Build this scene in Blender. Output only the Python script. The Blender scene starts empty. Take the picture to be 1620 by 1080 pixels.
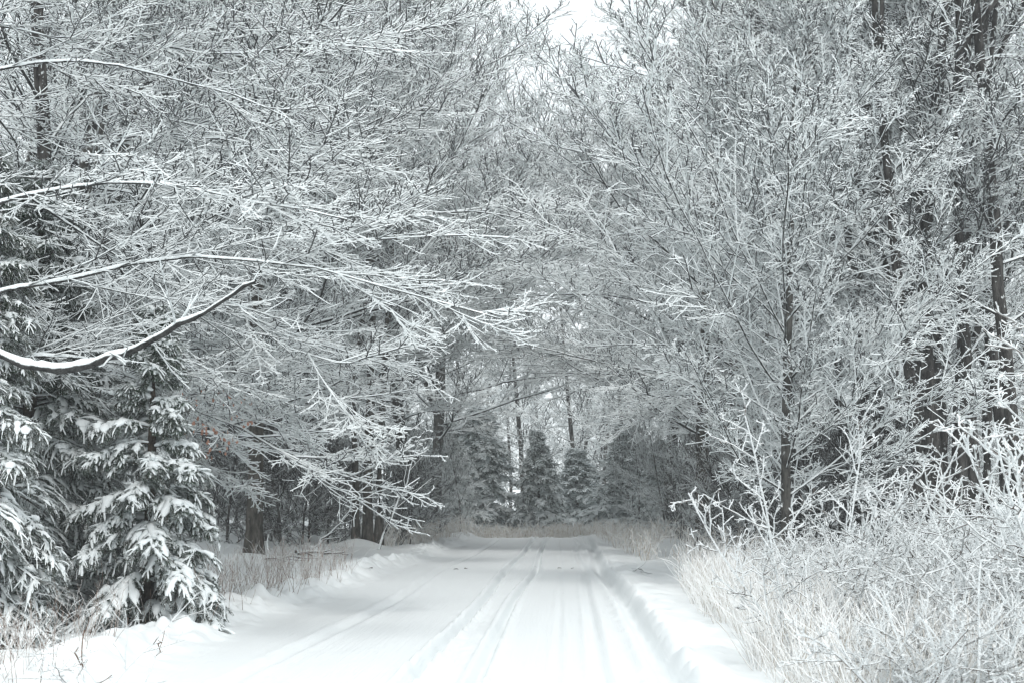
import bpy, math, random
import numpy as np
from mathutils import Vector, Matrix

# ------------------------------------------------------------------ camera, world, light
sc = bpy.context.scene
C = sc.collection
FPX = 2250.0                       # focal length in pixels of a 1620 px wide frame (50 mm)
PITCH = math.atan(257 / FPX)
YAW = math.atan(85 / FPX * math.cos(PITCH))
CAMH = 1.5
cam_d = bpy.data.cameras.new('camera')
cam = bpy.data.objects.new('camera', cam_d); C.objects.link(cam)
cam.location = (0, 0, CAMH)
cam.rotation_euler = (math.pi / 2 + PITCH, 0, YAW)
cam_d.sensor_width = 36; cam_d.lens = 50
cam_d.clip_start = 0.1; cam_d.clip_end = 2000
cam_d.dof.use_dof = True; cam_d.dof.focus_distance = 28; cam_d.dof.aperture_fstop = 4.5
sc.camera = cam

SUN_EL, SUN_AZ = math.radians(50), math.radians(170)     # high soft winter sun behind thick cloud
w = bpy.data.worlds.new('World'); sc.world = w; w.use_nodes = True
nt = w.node_tree; nt.nodes.clear()
sky = nt.nodes.new('ShaderNodeTexSky'); sky.sky_type = 'NISHITA'; sky.sun_disc = False
sky.sun_elevation = SUN_EL; sky.sun_rotation = SUN_AZ; sky.air_density = 1.0; sky.dust_density = 4.0
hs = nt.nodes.new('ShaderNodeHueSaturation'); hs.inputs['Saturation'].default_value = 0.15
mixw = nt.nodes.new('ShaderNodeMixRGB'); mixw.inputs[0].default_value = 0.75
mixw.inputs[2].default_value = (9.15, 9.75, 10.05, 1)         # even cloud layer
bg = nt.nodes.new('ShaderNodeBackground'); bg.inputs['Strength'].default_value = 0.125
wo = nt.nodes.new('ShaderNodeOutputWorld')
nt.links.new(sky.outputs[0], hs.inputs['Color']); nt.links.new(hs.outputs[0], mixw.inputs[1])
nt.links.new(mixw.outputs[0], bg.inputs[0]); nt.links.new(bg.outputs[0], wo.inputs[0])
sl = bpy.data.lights.new('sun', 'SUN'); sl.energy = 1.3; sl.angle = math.radians(12); sl.color = (1, 0.985, 0.96)
sun = bpy.data.objects.new('sun', sl); C.objects.link(sun)
sun.rotation_euler = (math.pi / 2 - SUN_EL, 0, math.pi - SUN_AZ)
sc.view_settings.view_transform = 'Standard'; sc.view_settings.look = 'None'
sc.view_settings.exposure = 0.24; sc.view_settings.gamma = 1
sc.render.engine = 'CYCLES'
cy = sc.cycles
cy.max_bounces = 11; cy.diffuse_bounces = 10; cy.glossy_bounces = 1; cy.transmission_bounces = 1
cy.use_denoising = True; cy.denoiser = 'OPENIMAGEDENOISE'; cy.denoising_input_passes = 'RGB_ALBEDO_NORMAL'; cy.denoising_prefilter = 'ACCURATE'
cy.use_adaptive_sampling = True; cy.adaptive_threshold = 0.02
cy.pixel_filter_type = 'BLACKMAN_HARRIS'; cy.filter_width = 1.3
sc.render.use_persistent_data = False

# ------------------------------------------------------------------ materials
def mat(name):
    m = bpy.data.materials.new(name); m.use_nodes = True
    n = m.node_tree; b = n.nodes['Principled BSDF']
    b.inputs['Roughness'].default_value = 0.85
    if 'Specular IOR Level' in b.inputs: b.inputs['Specular IOR Level'].default_value = 0.15
    return m, n, b

def noise(n, scale, detail=3, coord=None, rough=0.6):
    t = n.nodes.new('ShaderNodeTexNoise'); t.inputs['Scale'].default_value = scale
    t.inputs['Detail'].default_value = detail; t.inputs['Roughness'].default_value = rough
    if coord is not None: n.links.new(coord, t.inputs['Vector'])
    return t.outputs['Fac']

def maths(n, op, a, b, clamp=False):
    t = n.nodes.new('ShaderNodeMath'); t.operation = op; t.use_clamp = clamp
    for i, v in enumerate((a, b)):
        if isinstance(v, (int, float)): t.inputs[i].default_value = v
        else: n.links.new(v, t.inputs[i])
    return t.outputs[0]

def ramp(n, fac, lo, hi, c0, c1):
    r = n.nodes.new('ShaderNodeValToRGB')
    r.color_ramp.elements[0].position = lo; r.color_ramp.elements[1].position = hi
    r.color_ramp.elements[0].color = (*c0, 1); r.color_ramp.elements[1].color = (*c1, 1)
    n.links.new(fac, r.inputs[0]); return r.outputs[0]

def mixc(n, f, a, b):
    t = n.nodes.new('ShaderNodeMixRGB')
    n.links.new(f, t.inputs[0])
    for i, v in ((1, a), (2, b)):
        if isinstance(v, tuple): t.inputs[i].default_value = (*v, 1)
        else: n.links.new(v, t.inputs[i])
    return t.outputs[0]

def frosted(name, barkA, barkB, frost, lo, hi, amp, nscale, bscale, stretch=1.0):
    """bark with rime on it: the share covered follows how far the surface faces up, broken up by noise"""
    m, n, b = mat(name)
    g = n.nodes.new('ShaderNodeNewGeometry'); tc = n.nodes.new('ShaderNodeTexCoord')
    sp = n.nodes.new('ShaderNodeSeparateXYZ'); n.links.new(g.outputs['Normal'], sp.inputs[0])
    mp = n.nodes.new('ShaderNodeMapping'); mp.inputs['Scale'].default_value = (1, 1, stretch)
    n.links.new(tc.outputs['Object'], mp.inputs[0])
    nz = noise(n, nscale, 3, tc.outputs['Object'])
    f = maths(n, 'ADD', sp.outputs['Z'], maths(n, 'MULTIPLY', maths(n, 'SUBTRACT', nz, 0.5), amp))
    mr = n.nodes.new('ShaderNodeMapRange'); mr.inputs['From Min'].default_value = lo; mr.inputs['From Max'].default_value = hi
    n.links.new(f, mr.inputs[0])
    bark = ramp(n, noise(n, bscale, 5, mp.outputs[0]), 0.35, 0.68, barkA, barkB)
    col = mixc(n, mr.outputs[0], bark, frost)
    n.links.new(col, b.inputs['Base Color'])
    bu = n.nodes.new('ShaderNodeBump'); bu.inputs['Strength'].default_value = 0.9; bu.inputs['Distance'].default_value = 0.05
    n.links.new(noise(n, bscale * 1.5, 4, mp.outputs[0]), bu.inputs['Height'])
    n.links.new(bu.outputs[0], b.inputs['Normal'])
    return m

FROST = (0.83, 0.868, 0.872)
M_trunk = frosted('beech_bark', (0.020, 0.019, 0.018), (0.13, 0.125, 0.115), FROST, 0.22, 0.42, 1.6, 6, 7, 0.35)
M_limb = frosted('limb_bark', (0.018, 0.018, 0.018), (0.07, 0.07, 0.068), FROST, -0.10, 0.15, 0.9, 9, 12)
M_twig = frosted('rime_twigs', (0.030, 0.031, 0.033), (0.08, 0.08, 0.08), FROST, -0.66, -0.36, 1.0, 5, 20)
M_twigfar = frosted('rime_twigs_deep', (0.030, 0.031, 0.033), (0.08, 0.08, 0.08), FROST, -0.42, -0.02, 1.1, 4, 20)
M_twignear = frosted('rime_twigs_near', (0.040, 0.041, 0.043), (0.10, 0.10, 0.10), FROST, -0.75, -0.45, 1.0, 6, 20)
M_limbrime = frosted('rimed_limb_bark', (0.022, 0.022, 0.022), (0.09, 0.09, 0.088), FROST, -0.45, -0.1, 1.3, 12, 12)
M_twigdark = frosted('bare_dark_twigs', (0.022, 0.021, 0.021), (0.06, 0.056, 0.052), FROST, 0.25, 0.75, 1.2, 4, 20)
M_dark = frosted('dark_beech_bark', (0.012, 0.011, 0.011), (0.09, 0.085, 0.08), FROST, 0.22, 0.38, 1.6, 9, 12, 0.3)
M_moss = frosted('mossy_bark', (0.026, 0.024, 0.020), (0.12, 0.11, 0.096), FROST, 0.32, 0.6, 1.3, 12, 12, 0.3)
M_rime = frosted('thick_rime', (0.09, 0.07, 0.06), (0.2, 0.16, 0.14), (0.83, 0.86, 0.865), -0.80, -0.42, 1.1, 9, 20)
M_needle = frosted('spruce_needles', (0.025, 0.042, 0.030), (0.070, 0.105, 0.070), FROST, -0.3, 0.55, 1.5, 5, 9)
M_spbark = frosted('spruce_bark', (0.03, 0.024, 0.02), (0.10, 0.08, 0.065), FROST, 0.3, 0.6, 0.8, 8, 9)
M_grass = frosted('dry_grass', (0.42, 0.34, 0.26), (0.60, 0.52, 0.43), (0.82, 0.83, 0.82), -0.75, 0.35, 1.5, 6, 5)
M_rimegrass = frosted('rimed_grass', (0.40, 0.33, 0.26), (0.58, 0.51, 0.43), (0.82, 0.83, 0.825), -0.9, 0.12, 1.8, 5, 5)
M_weed = frosted('weed_stems', (0.14, 0.09, 0.07), (0.30, 0.20, 0.15), FROST, -0.1, 0.6, 1.6, 5, 5)
m, n, b = mat('dead_beech_leaf'); M_leaf = m
b.inputs['Base Color'].default_value = (0.50, 0.29, 0.22, 1)
m, n, b = mat('dark_leaf_litter'); M_litter = m
b.inputs['Base Color'].default_value = (0.06, 0.045, 0.035, 1)

def snow_mat(name, fine=90, strength=0.25, dist=0.02):
    m, n, b = mat(name)
    tc = n.nodes.new('ShaderNodeTexCoord')
    b.inputs['Base Color'].default_value = (0.81, 0.84, 0.845, 1)
    b.inputs['Roughness'].default_value = 0.7
    h = maths(n, 'ADD', noise(n, fine, 3, tc.outputs['Object']), maths(n, 'MULTIPLY', noise(n, fine / 12, 3, tc.outputs['Object']), 1.5))
    bu = n.nodes.new('ShaderNodeBump'); bu.inputs['Strength'].default_value = strength; bu.inputs['Distance'].default_value = dist
    n.links.new(h, bu.inputs['Height']); n.links.new(bu.outputs[0], b.inputs['Normal'])
    return m
M_snow = snow_mat('snow')
M_snowload = snow_mat('snow_on_branches', 40, 0.4, 0.02)
M_snowload.node_tree.nodes['Principled BSDF'].inputs['Base Color'].default_value = (0.86, 0.895, 0.90, 1)
# packed road snow: fine lengthwise streaks left by runners and tyres
m, n, b = mat('packed_snow'); M_road = m
tc = n.nodes.new('ShaderNodeTexCoord')
mp = n.nodes.new('ShaderNodeMapping'); mp.inputs['Scale'].default_value = (26, 0.35, 1); n.links.new(tc.outputs['Object'], mp.inputs[0])
st = noise(n, 1.0, 4, mp.outputs[0], 0.7)
n.links.new(ramp(n, st, 0.3, 0.7, (0.80, 0.83, 0.836), (0.82, 0.85, 0.855)), b.inputs['Base Color'])
h = maths(n, 'ADD', st, maths(n, 'MULTIPLY', noise(n, 26, 4, tc.outputs['Object']), 1.0))
bu = n.nodes.new('ShaderNodeBump'); bu.inputs['Strength'].default_value = 0.7; bu.inputs['Distance'].default_value = 0.014
n.links.new(h, bu.inputs['Height']); n.links.new(bu.outputs[0], b.inputs['Normal'])
b.inputs['Roughness'].default_value = 0.6

# ------------------------------------------------------------------ mesh helpers
def mesh_from(name, V, Q, mats, smooth=False, tri=False):
    k = 3 if tri else 4
    me = bpy.data.meshes.new(name)
    V = np.ascontiguousarray(V, dtype=np.float32).reshape(-1, 3); Q = np.ascontiguousarray(Q, dtype=np.int32).reshape(-1, k)
    me.vertices.add(len(V)); me.vertices.foreach_set('co', V.ravel())
    me.loops.add(Q.size); me.loops.foreach_set('vertex_index', Q.ravel())
    me.polygons.add(len(Q)); me.polygons.foreach_set('loop_start', np.arange(0, Q.size, k, dtype=np.int32))
    me.polygons.foreach_set('use_smooth', np.full(len(Q), smooth))
    me.update(calc_edges=True)
    me.materials.append(mats)
    return me

def nrm(a):
    return a / np.maximum(np.linalg.norm(a, axis=-1, keepdims=True), 1e-9)

def tubes(P, R, S=3, vs=1.0, lift=0.0):
    """P (N,K,3), R (N,K): a tube along every polyline; one flat side faces down"""
    N, K, _ = P.shape
    T = np.empty_like(P)
    T[:, 1:-1] = P[:, 2:] - P[:, :-2]; T[:, 0] = P[:, 1] - P[:, 0]; T[:, -1] = P[:, -1] - P[:, -2]
    T = nrm(T)
    ref = np.zeros_like(T); ref[..., 2] = 1
    ref[..., 0] = 1e-3
    U = nrm(np.cross(T, ref)); W = np.cross(U, T)
    a = np.pi / 2 + np.arange(S) * 2 * np.pi / S
    Vv = (P[:, :, None] + R[:, :, None, None] * (np.cos(a)[None, None, :, None] * U[:, :, None] + (np.sin(a) * vs + lift)[None, None, :, None] * W[:, :, None]))
    idx = np.arange(N * K * S).reshape(N, K, S)
    i0 = idx[:, :-1]; i1 = idx[:, 1:]
    Q = np.stack([i0, np.roll(i0, -1, 2), np.roll(i1, -1, 2), i1], -1)
    return Vv.reshape(-1, 3), Q.reshape(-1, 4)

class Acc:
    def __init__(s): s.V = []; s.Q = []; s.n = 0
    def add(s, V, Q): s.V.append(V); s.Q.append(Q + s.n); s.n += len(V)
    def tubes(s, br, S=3, **k): s.add(*tubes(br[0], br[1], S, **k))
    def mesh(s, name, m, smooth=False, tri=False):
        return mesh_from(name, np.concatenate(s.V), np.concatenate(s.Q), m, smooth, tri)

def spawn(par, nper, t0, t1, ang, angj, lenf, taper, K, rng, planar=None, up=0.0, wig=0.05, rr=0.5, rmin=0.006, rtip=0.35, bias=0.0, absl=None, prof=None, sag=0.0):
    P, R = par[0], par[1]
    N, KP, _ = P.shape
    seglen = np.linalg.norm(np.diff(P, axis=1), axis=2).sum(1)
    pi = np.repeat(np.arange(N), nper); j = np.tile(np.arange(nper), N); Mn = len(pi)
    t = np.clip(t0 + (t1 - t0) * (j + rng.random(Mn)) / nper, 0, 0.995)
    f = t * (KP - 1); k = np.minimum(f.astype(int), KP - 2); fr = (f - k)[:, None]
    A = P[pi, k]; B = P[pi, k + 1]
    pos = A + (B - A) * fr; T = nrm(B - A)
    pr = R[pi, k] * (1 - fr[:, 0]) + R[pi, k + 1] * fr[:, 0]
    ref = np.tile([[1e-3, 0, 1.0]], (Mn, 1))
    Sd = nrm(np.cross(T, ref)); Vd = np.cross(Sd, T)
    if planar is None:
        az = j * 2.39996 + rng.normal(0, 0.5, Mn) + np.repeat(rng.random(N) * 6.283, nper)
        # fuller crowns on the bias side
        if bias: az = az - bias * 0.6 * np.sin(az - 0)
    else:
        az = np.where((j % 2) == 0, 0.0, np.pi) + rng.normal(0, planar, Mn)
    a = (ang(t) if callable(ang) else ang) + rng.normal(0, angj, Mn)
    d = np.cos(a)[:, None] * T + np.sin(a)[:, None] * (np.cos(az)[:, None] * Sd + np.sin(az)[:, None] * Vd)
    if absl is not None: L = absl * (prof(t) if prof else 1) * rng.uniform(0.7, 1.15, Mn)
    else: L = seglen[pi] * lenf * (1 - taper * t) * rng.uniform(0.55, 1.3, Mn)
    if bias:
        hz = nrm(d * [1, 1, 0]); L = L * (1 + bias * 0.45 * hz[:, 0])
    Q = np.empty((Mn, K, 3)); Q[:, 0] = pos
    d = nrm(d); step = (L / (K - 1))[:, None]
    zz = np.array([0, 0, 1.0])
    for i in range(1, K):
        Q[:, i] = Q[:, i - 1] + d * step
        s_ = (i / K)
        d = nrm(d + zz * (up + (-sag if s_ < 0.5 else sag)) / K + rng.normal(0, wig, (Mn, 3)))
    r0 = np.maximum(pr * rr, rmin)
    r0 = np.minimum(r0, np.maximum(pr * 0.9, rmin))
    u = np.linspace(0, 1, K)[None]
    RR = r0[:, None] * (1 - u * (1 - rtip)) ; RR = np.maximum(RR, rmin * 0.7)
    return Q, RR, t

def obj(name, me, parent=None, loc=None):
    o = bpy.data.objects.new(name, me); C.objects.link(o)
    if parent is not None: o.parent = parent
    if loc is not None: o.location = loc
    return o

def thing(name, label, cat, loc=(0, 0, 0), rz=0, group=None, scale=1.0):
    o = bpy.data.objects.new(name, None); C.objects.link(o)
    o.location = loc; o.rotation_euler = (0, 0, rz); o.scale = (scale,) * 3; o.empty_display_size = 0.3
    o['label'] = label; o['category'] = cat
    if group: o['group'] = group
    return o

def PX(px, py, dist):
    """world point seen at photo pixel (px,py) at forward distance dist"""
    cp, sp, ca, sa = math.cos(PITCH), math.sin(PITCH), math.cos(YAW), math.sin(YAW)
    F = np.array([-sa * cp, ca * cp, sp]); Rr = np.array([ca, sa, 0]); U = np.array([sa * sp, -ca * sp, cp])
    v = F + Rr * (px - 810) / FPX + U * (540 - py) / FPX
    return np.array([0, 0, CAMH]) + v * (dist / v[1])

# ------------------------------------------------------------------ terrain
def vnoise(x, y, seed, sc_):
    """smooth value noise"""
    r = np.random.default_rng(seed); G = r.random((256, 256))
    X = x / sc_; Y = y / sc_
    xi = np.floor(X).astype(int); yi = np.floor(Y).astype(int); fx = X - xi; fy = Y - yi
    fx = fx * fx * (3 - 2 * fx); fy = fy * fy * (3 - 2 * fy)
    g = lambda a, b_: G[a % 256, b_ % 256]
    return (g(xi, yi) * (1 - fx) + g(xi + 1, yi) * fx) * (1 - fy) + (g(xi, yi + 1) * (1 - fx) + g(xi + 1, yi + 1) * fx) * fy - 0.5

def xc(y):
    return -1.36 - np.where(y > 63, ((y - 63) / 3.2) ** 2, 0) * (y < 90) - (y >= 90) * 46
RL, RR_ = -2.35, 2.38                                          # road edges relative to its centre
def ground_h(x, y):
    x = np.asarray(x, float); y = np.asarray(y, float)
    u = x - xc(y)
    h = 0.10 * vnoise(x, y, 1, 3.1) + 0.05 * vnoise(x, y, 2, 0.9)
    off = np.clip((np.abs(u) - 2.4) / 1.0, 0, 1)
    h = h * off
    lf = np.clip((-u - 3.4) / 7, 0, 1); h = h + 0.55 * lf * np.clip((y - 14) / 20, 0, 1) + 0.25 * lf * vnoise(x, y, 3, 5)
    rg = np.clip((u - 4.5) / 8, 0, 1); h = h + 0.45 * rg + 0.25 * rg * vnoise(x, y, 4, 4)
    # ploughed bank, lumpy
    lump = 1 + 1.0 * vnoise(x, y, 5, 0.5) + 1.5 * vnoise(x, y, 6, 0.2) + 0.9 * vnoise(x, y, 15, 1.7)
    h = h + 0.17 * np.exp(-((u + 2.95 + 0.3 * vnoise(y, y * 0, 7, 2.5)) / 0.42) ** 2) * lump
    h = h + 0.10 * np.exp(-((u + 3.7) / 0.5) ** 2) * (1 + 2 * vnoise(x, y, 8, 0.7))
    h = h + 0.05 * vnoise(x, y, 18, 0.13) * np.exp(-((u + 3.0) / 0.55) ** 2)
    # right lip: broken edge with a deep rut on its inside
    wob = 0.10 * vnoise(y, y * 0, 9, 4.0)
    h = h + 0.075 * np.clip((u - 2.28 + wob) / 0.12, 0, 1) * (1 + 1.3 * vnoise(x, y, 10, 0.3))
    h = h + 0.05 * np.exp(-((u - 2.62 + wob) / 0.25) ** 2) * (1 + 1.6 * vnoise(x, y, 16, 0.35))
    # wheel and runner tracks
    for c, wd, dp in ((2.15, 0.10, 0.045), (1.72, 0.06, 0.022), (0.62, 0.05, 0.05), (0.10, 0.055, 0.055), (-1.45, 0.08, 0.016), (1.2, 0.04, 0.007)):
        cc = c + 0.26 * vnoise(y, y * 0, int(20 + c * 2), 11.0)
        e = np.exp(-((u - cc) / wd) ** 2)
        dp *= 2.3; h = h - dp * e * (1 + 0.7 * vnoise(x, y, 11, 0.5)) + dp * 0.45 * np.exp(-((np.abs(u - cc) - wd * 1.9) / (wd * 0.7)) ** 2) * (1 + 1.0 * vnoise(x, y, 12, 0.25))
    inr = np.clip(1 - np.abs(u) / 2.3, 0, 1) > 0
    h = h + 0.009 * vnoise(x * 6, y * 0.5, 13, 1.0) * inr + 0.012 * vnoise(x, y, 14, 0.35)
    h = h + 0.022 * vnoise(x, y, 17, 0.11) * (np.exp(-((u - 0.33) / 0.45) ** 2) + np.exp(-((u - 2.0) / 0.3) ** 2))
    # low crest where the road ends from view
    h = h + 0.05 * np.exp(-((y - 60) / 4.0) ** 2) - 0.25 * np.clip((y - 64) / 6, 0, 1) * (x > -12) * (x < 8)
    # small drift on the right by the far trunks
    h = h + 0.45 * np.exp(-(((x - 3.1) / 0.7) ** 2 + ((y - 43) / 1.6) ** 2))
    # snow drifted against the two big left boles
    for tx, ty in ((-7.65, 35), (-6.25, 45), (-6.7, 45)):
        h = h + 0.15 * np.exp(-((x - tx) ** 2 + (y - ty + 0.2) ** 2) / 0.5)
    # far hillside closing the woods
    h = h + 9 * np.clip((y - 110) / 120, 0, 1) ** 2
    return h
def gh(x, y): return float(ground_h(np.array([x]), np.array([y]))[0])

xs = np.unique(np.round(np.concatenate([-np.geomspace(8, 400, 42)[::-1], np.arange(-8, -4.9, 0.09), np.arange(-4.9, 1.7, 0.03), np.arange(1.7, 6, 0.10), np.geomspace(6, 400, 46)]), 3))
ys = np.unique(np.round(np.concatenate([-np.geomspace(1, 300, 20)[::-1], np.arange(-1, 9, 0.5), np.arange(9, 26, 0.05), np.arange(26, 48, 0.1), np.arange(48, 74, 0.2), np.geomspace(74, 500, 50)]), 3))
GX, GY = np.meshgrid(xs, ys)
GZ = ground_h(GX, GY)
V = np.stack([GX, GY, GZ], -1).reshape(-1, 3)
nx, ny = len(xs), len(ys)
I = np.arange(nx * ny).reshape(ny, nx)
Q = np.stack([I[:-1, :-1], I[:-1, 1:], I[1:, 1:], I[1:, :-1]], -1).reshape(-1, 4)
cxm = (GX[:-1, :-1] + GX[1:, 1:]).ravel() / 2; cym = (GY[:-1, :-1] + GY[1:, 1:]).ravel() / 2
uu = cxm - xc(cym); isroad = (np.abs(uu) < 2.37) & (cym < 80)
def sub(mask):
    q = Q[mask]; used, inv = np.unique(q, return_inverse=True); return V[used], inv.reshape(-1, 4)
for nm, mk, mm in (('ground', ~isroad, M_snow), ('road', isroad, M_road)):
    v_, q_ = sub(mk); o = obj(nm, mesh_from(nm, v_, q_, mm, True)); o['kind'] = 'structure'
    o['label'] = 'deep snow on the forest floor and verges' if nm == 'ground' else 'snow packed forest road with wheel tracks'

# ------------------------------------------------------------------ trees
def make_trunk(H, r0, rng, lean=0.0, wig=0.012, K=18, top=0.12):
    P = np.zeros((1, K, 3)); R = np.zeros((1, K))
    d = np.array([lean, 0, 1.0]); d /= np.linalg.norm(d)
    z = np.linspace(0, 1, K) ** 1.15
    for i in range(1, K):
        P[0, i] = P[0, i - 1] + d * H * (z[i] - z[i - 1]); d = nrm(d + rng.normal(0, wig * 3, 3) * [1, 1, 0.2] + [0, 0, 0.02])
    P[0, 0, 2] = -0.4
    R[0] = r0 * (1 - z) ** 0.75 * (1 - top) + r0 * top * 0.4
    R[0, 0] *= 1.75; R[0, 1] *= 1.06
    return P, R

def snow_on(br, rng, thick=0.8, minr=0.02, S=6, sub_=3):
    """lumpy snow lying along the gently sloping limbs"""
    P, R = br[0], br[1]
    keep = R[:, 0] > minr
    P, R = P[keep], R[keep]
    if len(P) == 0: return None
    N, K, _ = P.shape
    f = np.linspace(0.03, 0.97, (K - 1) * sub_ + 1) * (K - 1); k = np.minimum(f.astype(int), K - 2); fr = (f - k)
    PP = P[:, k] * (1 - fr)[None, :, None] + P[:, k + 1] * fr[None, :, None]
    RR2 = R[:, k] * (1 - fr)[None] + R[:, k + 1] * fr[None]
    T = nrm(np.gradient(PP, axis=1)); flat = np.clip(1.25 - np.abs(T[..., 2]) * 1.5, 0.05, 1)
    lum = 0.75 + 0.6 * rng.random(RR2.shape); lum[:, 1:] = (lum[:, 1:] + lum[:, :-1]) / 2
    gap = (rng.random(RR2.shape) > 0.10)
    sr = (RR2 * 0.95 + 0.002) * thick * lum * flat * np.where(gap, 1, 0.35)
    PP = PP.copy(); PP[..., 2] += RR2 * 0.75 + sr * 0.15
    sr[:, 0] *= 0.3; sr[:, -1] *= 0.3
    return tubes(PP, sr, S, vs=0.85)

BEECH = {}
def beech_mesh(key, H=21, r0=0.3, nl=44, t0=0.1, Lm=7.0, seed=1, near=False, rmin=0.011, bias=0.5, low=92, high=38, n2=11, n3=9, n4=7, n5=0, up=0.35, lean=0.0, sag=0.25, twig=None, split=True, f2=0.42, planar=0.55, custom=None, forks=0, snow=0.9, wig=1.0, rscale=1.0, f3=0.45, f4=0.48, a2=0.6, multi=None, bark=None, limbm=None, lr=0.30):
    rng = np.random.default_rng(seed)
    tr = make_trunk(H, r0, rng, lean)
    stems = [tr]
    if forks:
        fk = spawn(tr, forks, 0.2, 0.5, 0.35, 0.1, 0.55, 0.3, 18, rng, None, 0.4, 0.03, 0.6, 0.03, 0.2)
        stems.append(fk[:2])
    for dx, dy, rr_, ln_ in (multi or ()):
        e = make_trunk(H * 0.95, rr_, rng, ln_); e[0][..., 0] += dx; e[0][..., 1] += dy; stems.append(e)
    allst = (np.concatenate([s[0] for s in stems]), np.concatenate([s[1] for s in stems]))
    prof = lambda t: np.clip(0.55 + 1.3 * t, 0, 1) * np.clip(1.55 * (1 - t) + 0.12, 0, 1)
    angf = lambda t: np.radians(low + (high - low) * np.clip(t * 1.1, 0, 1) ** 0.8)
    n_l = [nl] + [max(6, nl // 3)] * (len(stems) > 1)
    L1s = []
    for s, nn in zip(stems, n_l):
        L1s.append(spawn(s, nn, t0, 0.97, angf, 0.17, 0, 0, 10 if custom is None else custom[0].shape[1], rng, None, up, 0.09 * wig, lr, rmin * 1.5, 0.10, bias, Lm, prof, sag))
    if custom is not None:
        L1s.append((custom[0], custom[1], np.zeros(len(custom[0]))))
    L1 = (np.concatenate([x[0] for x in L1s]), np.concatenate([x[1] for x in L1s]))
    lmax = np.maximum(0.03, 0.045 * rscale); L1 = (L1[0], np.minimum(L1[1], lmax)) if custom is None else L1
    L2 = spawn(L1, n2, 0.10, 0.98, a2, 0.16, f2, 0.5, 7, rng, planar, 0.12, 0.05 * wig, 0.55, rmin * 1.25, 0.4)
    L3 = spawn(L2, n3, 0.08, 0.98, a2 + 0.04, 0.17, f3, 0.45, 5, rng, planar * 0.8, 0.10, 0.06 * wig, 0.7, rmin, 0.55)
    L4 = spawn(L3, n4, 0.05, 1.0, a2 + 0.1, 0.2, f4, 0.35, 4 if near else 3, rng, planar * 0.9, 0.10, 0.08 * wig, 0.8, rmin * 0.8, 0.6)
    A = Acc(); A.add(*tubes(allst[0], allst[1], 10)); m_tr = A.mesh(key + '_trunk', bark or M_trunk, True)
    tw = twig or (M_twignear if near else M_twig); lm_ = limbm or M_limb
    cr = Acc(); cr.tubes(L2, 4 if near else 3); cr.tubes(L3); cr.tubes(L4, vs=1.15)
    if n5:
        L5 = spawn(L4, n5, 0.1, 1.0, 0.85, 0.3, 0.45, 0.3, 2, rng, 0.8, 0.1, 0.1, 0.9, rmin * 0.72, 0.6)
        cr.tubes(L5, vs=1.15)
    m_cr = cr.mesh(key + '_crown', tw)
    lb = []
    if near:
        order = np.argsort(-np.linalg.norm(L1[0][:, -1] - L1[0][:, 0], axis=1) * L1[1][:, 0])
        for q in order[:60]:
            A = Acc(); A.add(*tubes(L1[0][q:q + 1], L1[1][q:q + 1], 7)); lb.append(A.mesh(key + '_limb', lm_, True))
    else:
        A = Acc(); A.add(*tubes(L1[0], L1[1], 5)); lb.append(A.mesh(key + '_limbs', lm_, True))
    sn = None
    if snow:
        A = Acc()
        a_ = snow_on(L1, rng, snow, 0.012)
        if a_: A.add(*a_)
        if near:
            a_ = snow_on(L2, rng, snow * 0.9, 0.013, 5, 2)
            if a_: A.add(*a_)
        if A.n: sn = A.mesh(key + '_snow', M_snowload, True)
    BEECH[key] = dict(trunk=m_tr, crown=m_cr, limbs=lb, snow=sn, L4=L4, near=near)
    return BEECH[key]

def place_beech(key, x, y, rz, scale, label, group=None, name='beech_tree', cat='tree', tilt=0.0):
    d = BEECH[key]
    t = thing(name, label, cat, (x, y, gh(x, y) - 0.05), rz, group, scale)
    if tilt: t.rotation_euler = (0, tilt, rz)
    obj('trunk', d['trunk'], t)
    obj('crown', d['crown'], t)
    for l in d['limbs']:
        obj('limb' if d['near'] else 'branches', l, t)
    if d['snow']: obj('snow_load', d['snow'], t)
    for nm_, me_ in d.get('extra', ()): obj(nm_, me_, t)
    return t

def local_limbs(specs, base, rng, K=10, jit=0.035):
    """limbs given as chains of world points, turned into the tree's own space"""
    P = np.zeros((len(specs), K, 3)); R = np.zeros((len(specs), K))
    for i, (pts, r0, r1) in enumerate(specs):
        pts = np.array(pts) - base; n_ = len(pts); f = np.linspace(0, n_ - 1, K); k = np.minimum(f.astype(int), n_ - 2); fr = f - k
        # Catmull-Rom through the points
        e = np.vstack([2 * pts[0] - pts[1], pts, 2 * pts[-1] - pts[-2]])
        p0, p1, p2, p3 = e[k], e[k + 1], e[k + 2], e[k + 3]; t = fr[:, None]
        P[i] = 0.5 * (2 * p1 + (p2 - p0) * t + (2 * p0 - 5 * p1 + 4 * p2 - p3) * t * t + (3 * p1 - p0 - 3 * p2 + p3) * t ** 3)
        P[i, 1:-1] += rng.normal(0, jit, (K - 2, 3)); R[i] = 0; R[i] = np.linspace(r0, r1, K) * rng.uniform(0.85, 1.15, K)
    return P, R

# -- near left beeches with hand-laid limbs that sweep over the verge
rngc = np.random.default_rng(77)
def pos(px, y): return (px - 895) * y / FPX
def basepos(px, y):
    x = pos(px, y); return np.array([x, y, gh(x, y) - 0.05])

bA = basepos(-95, 14.5)
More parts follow.
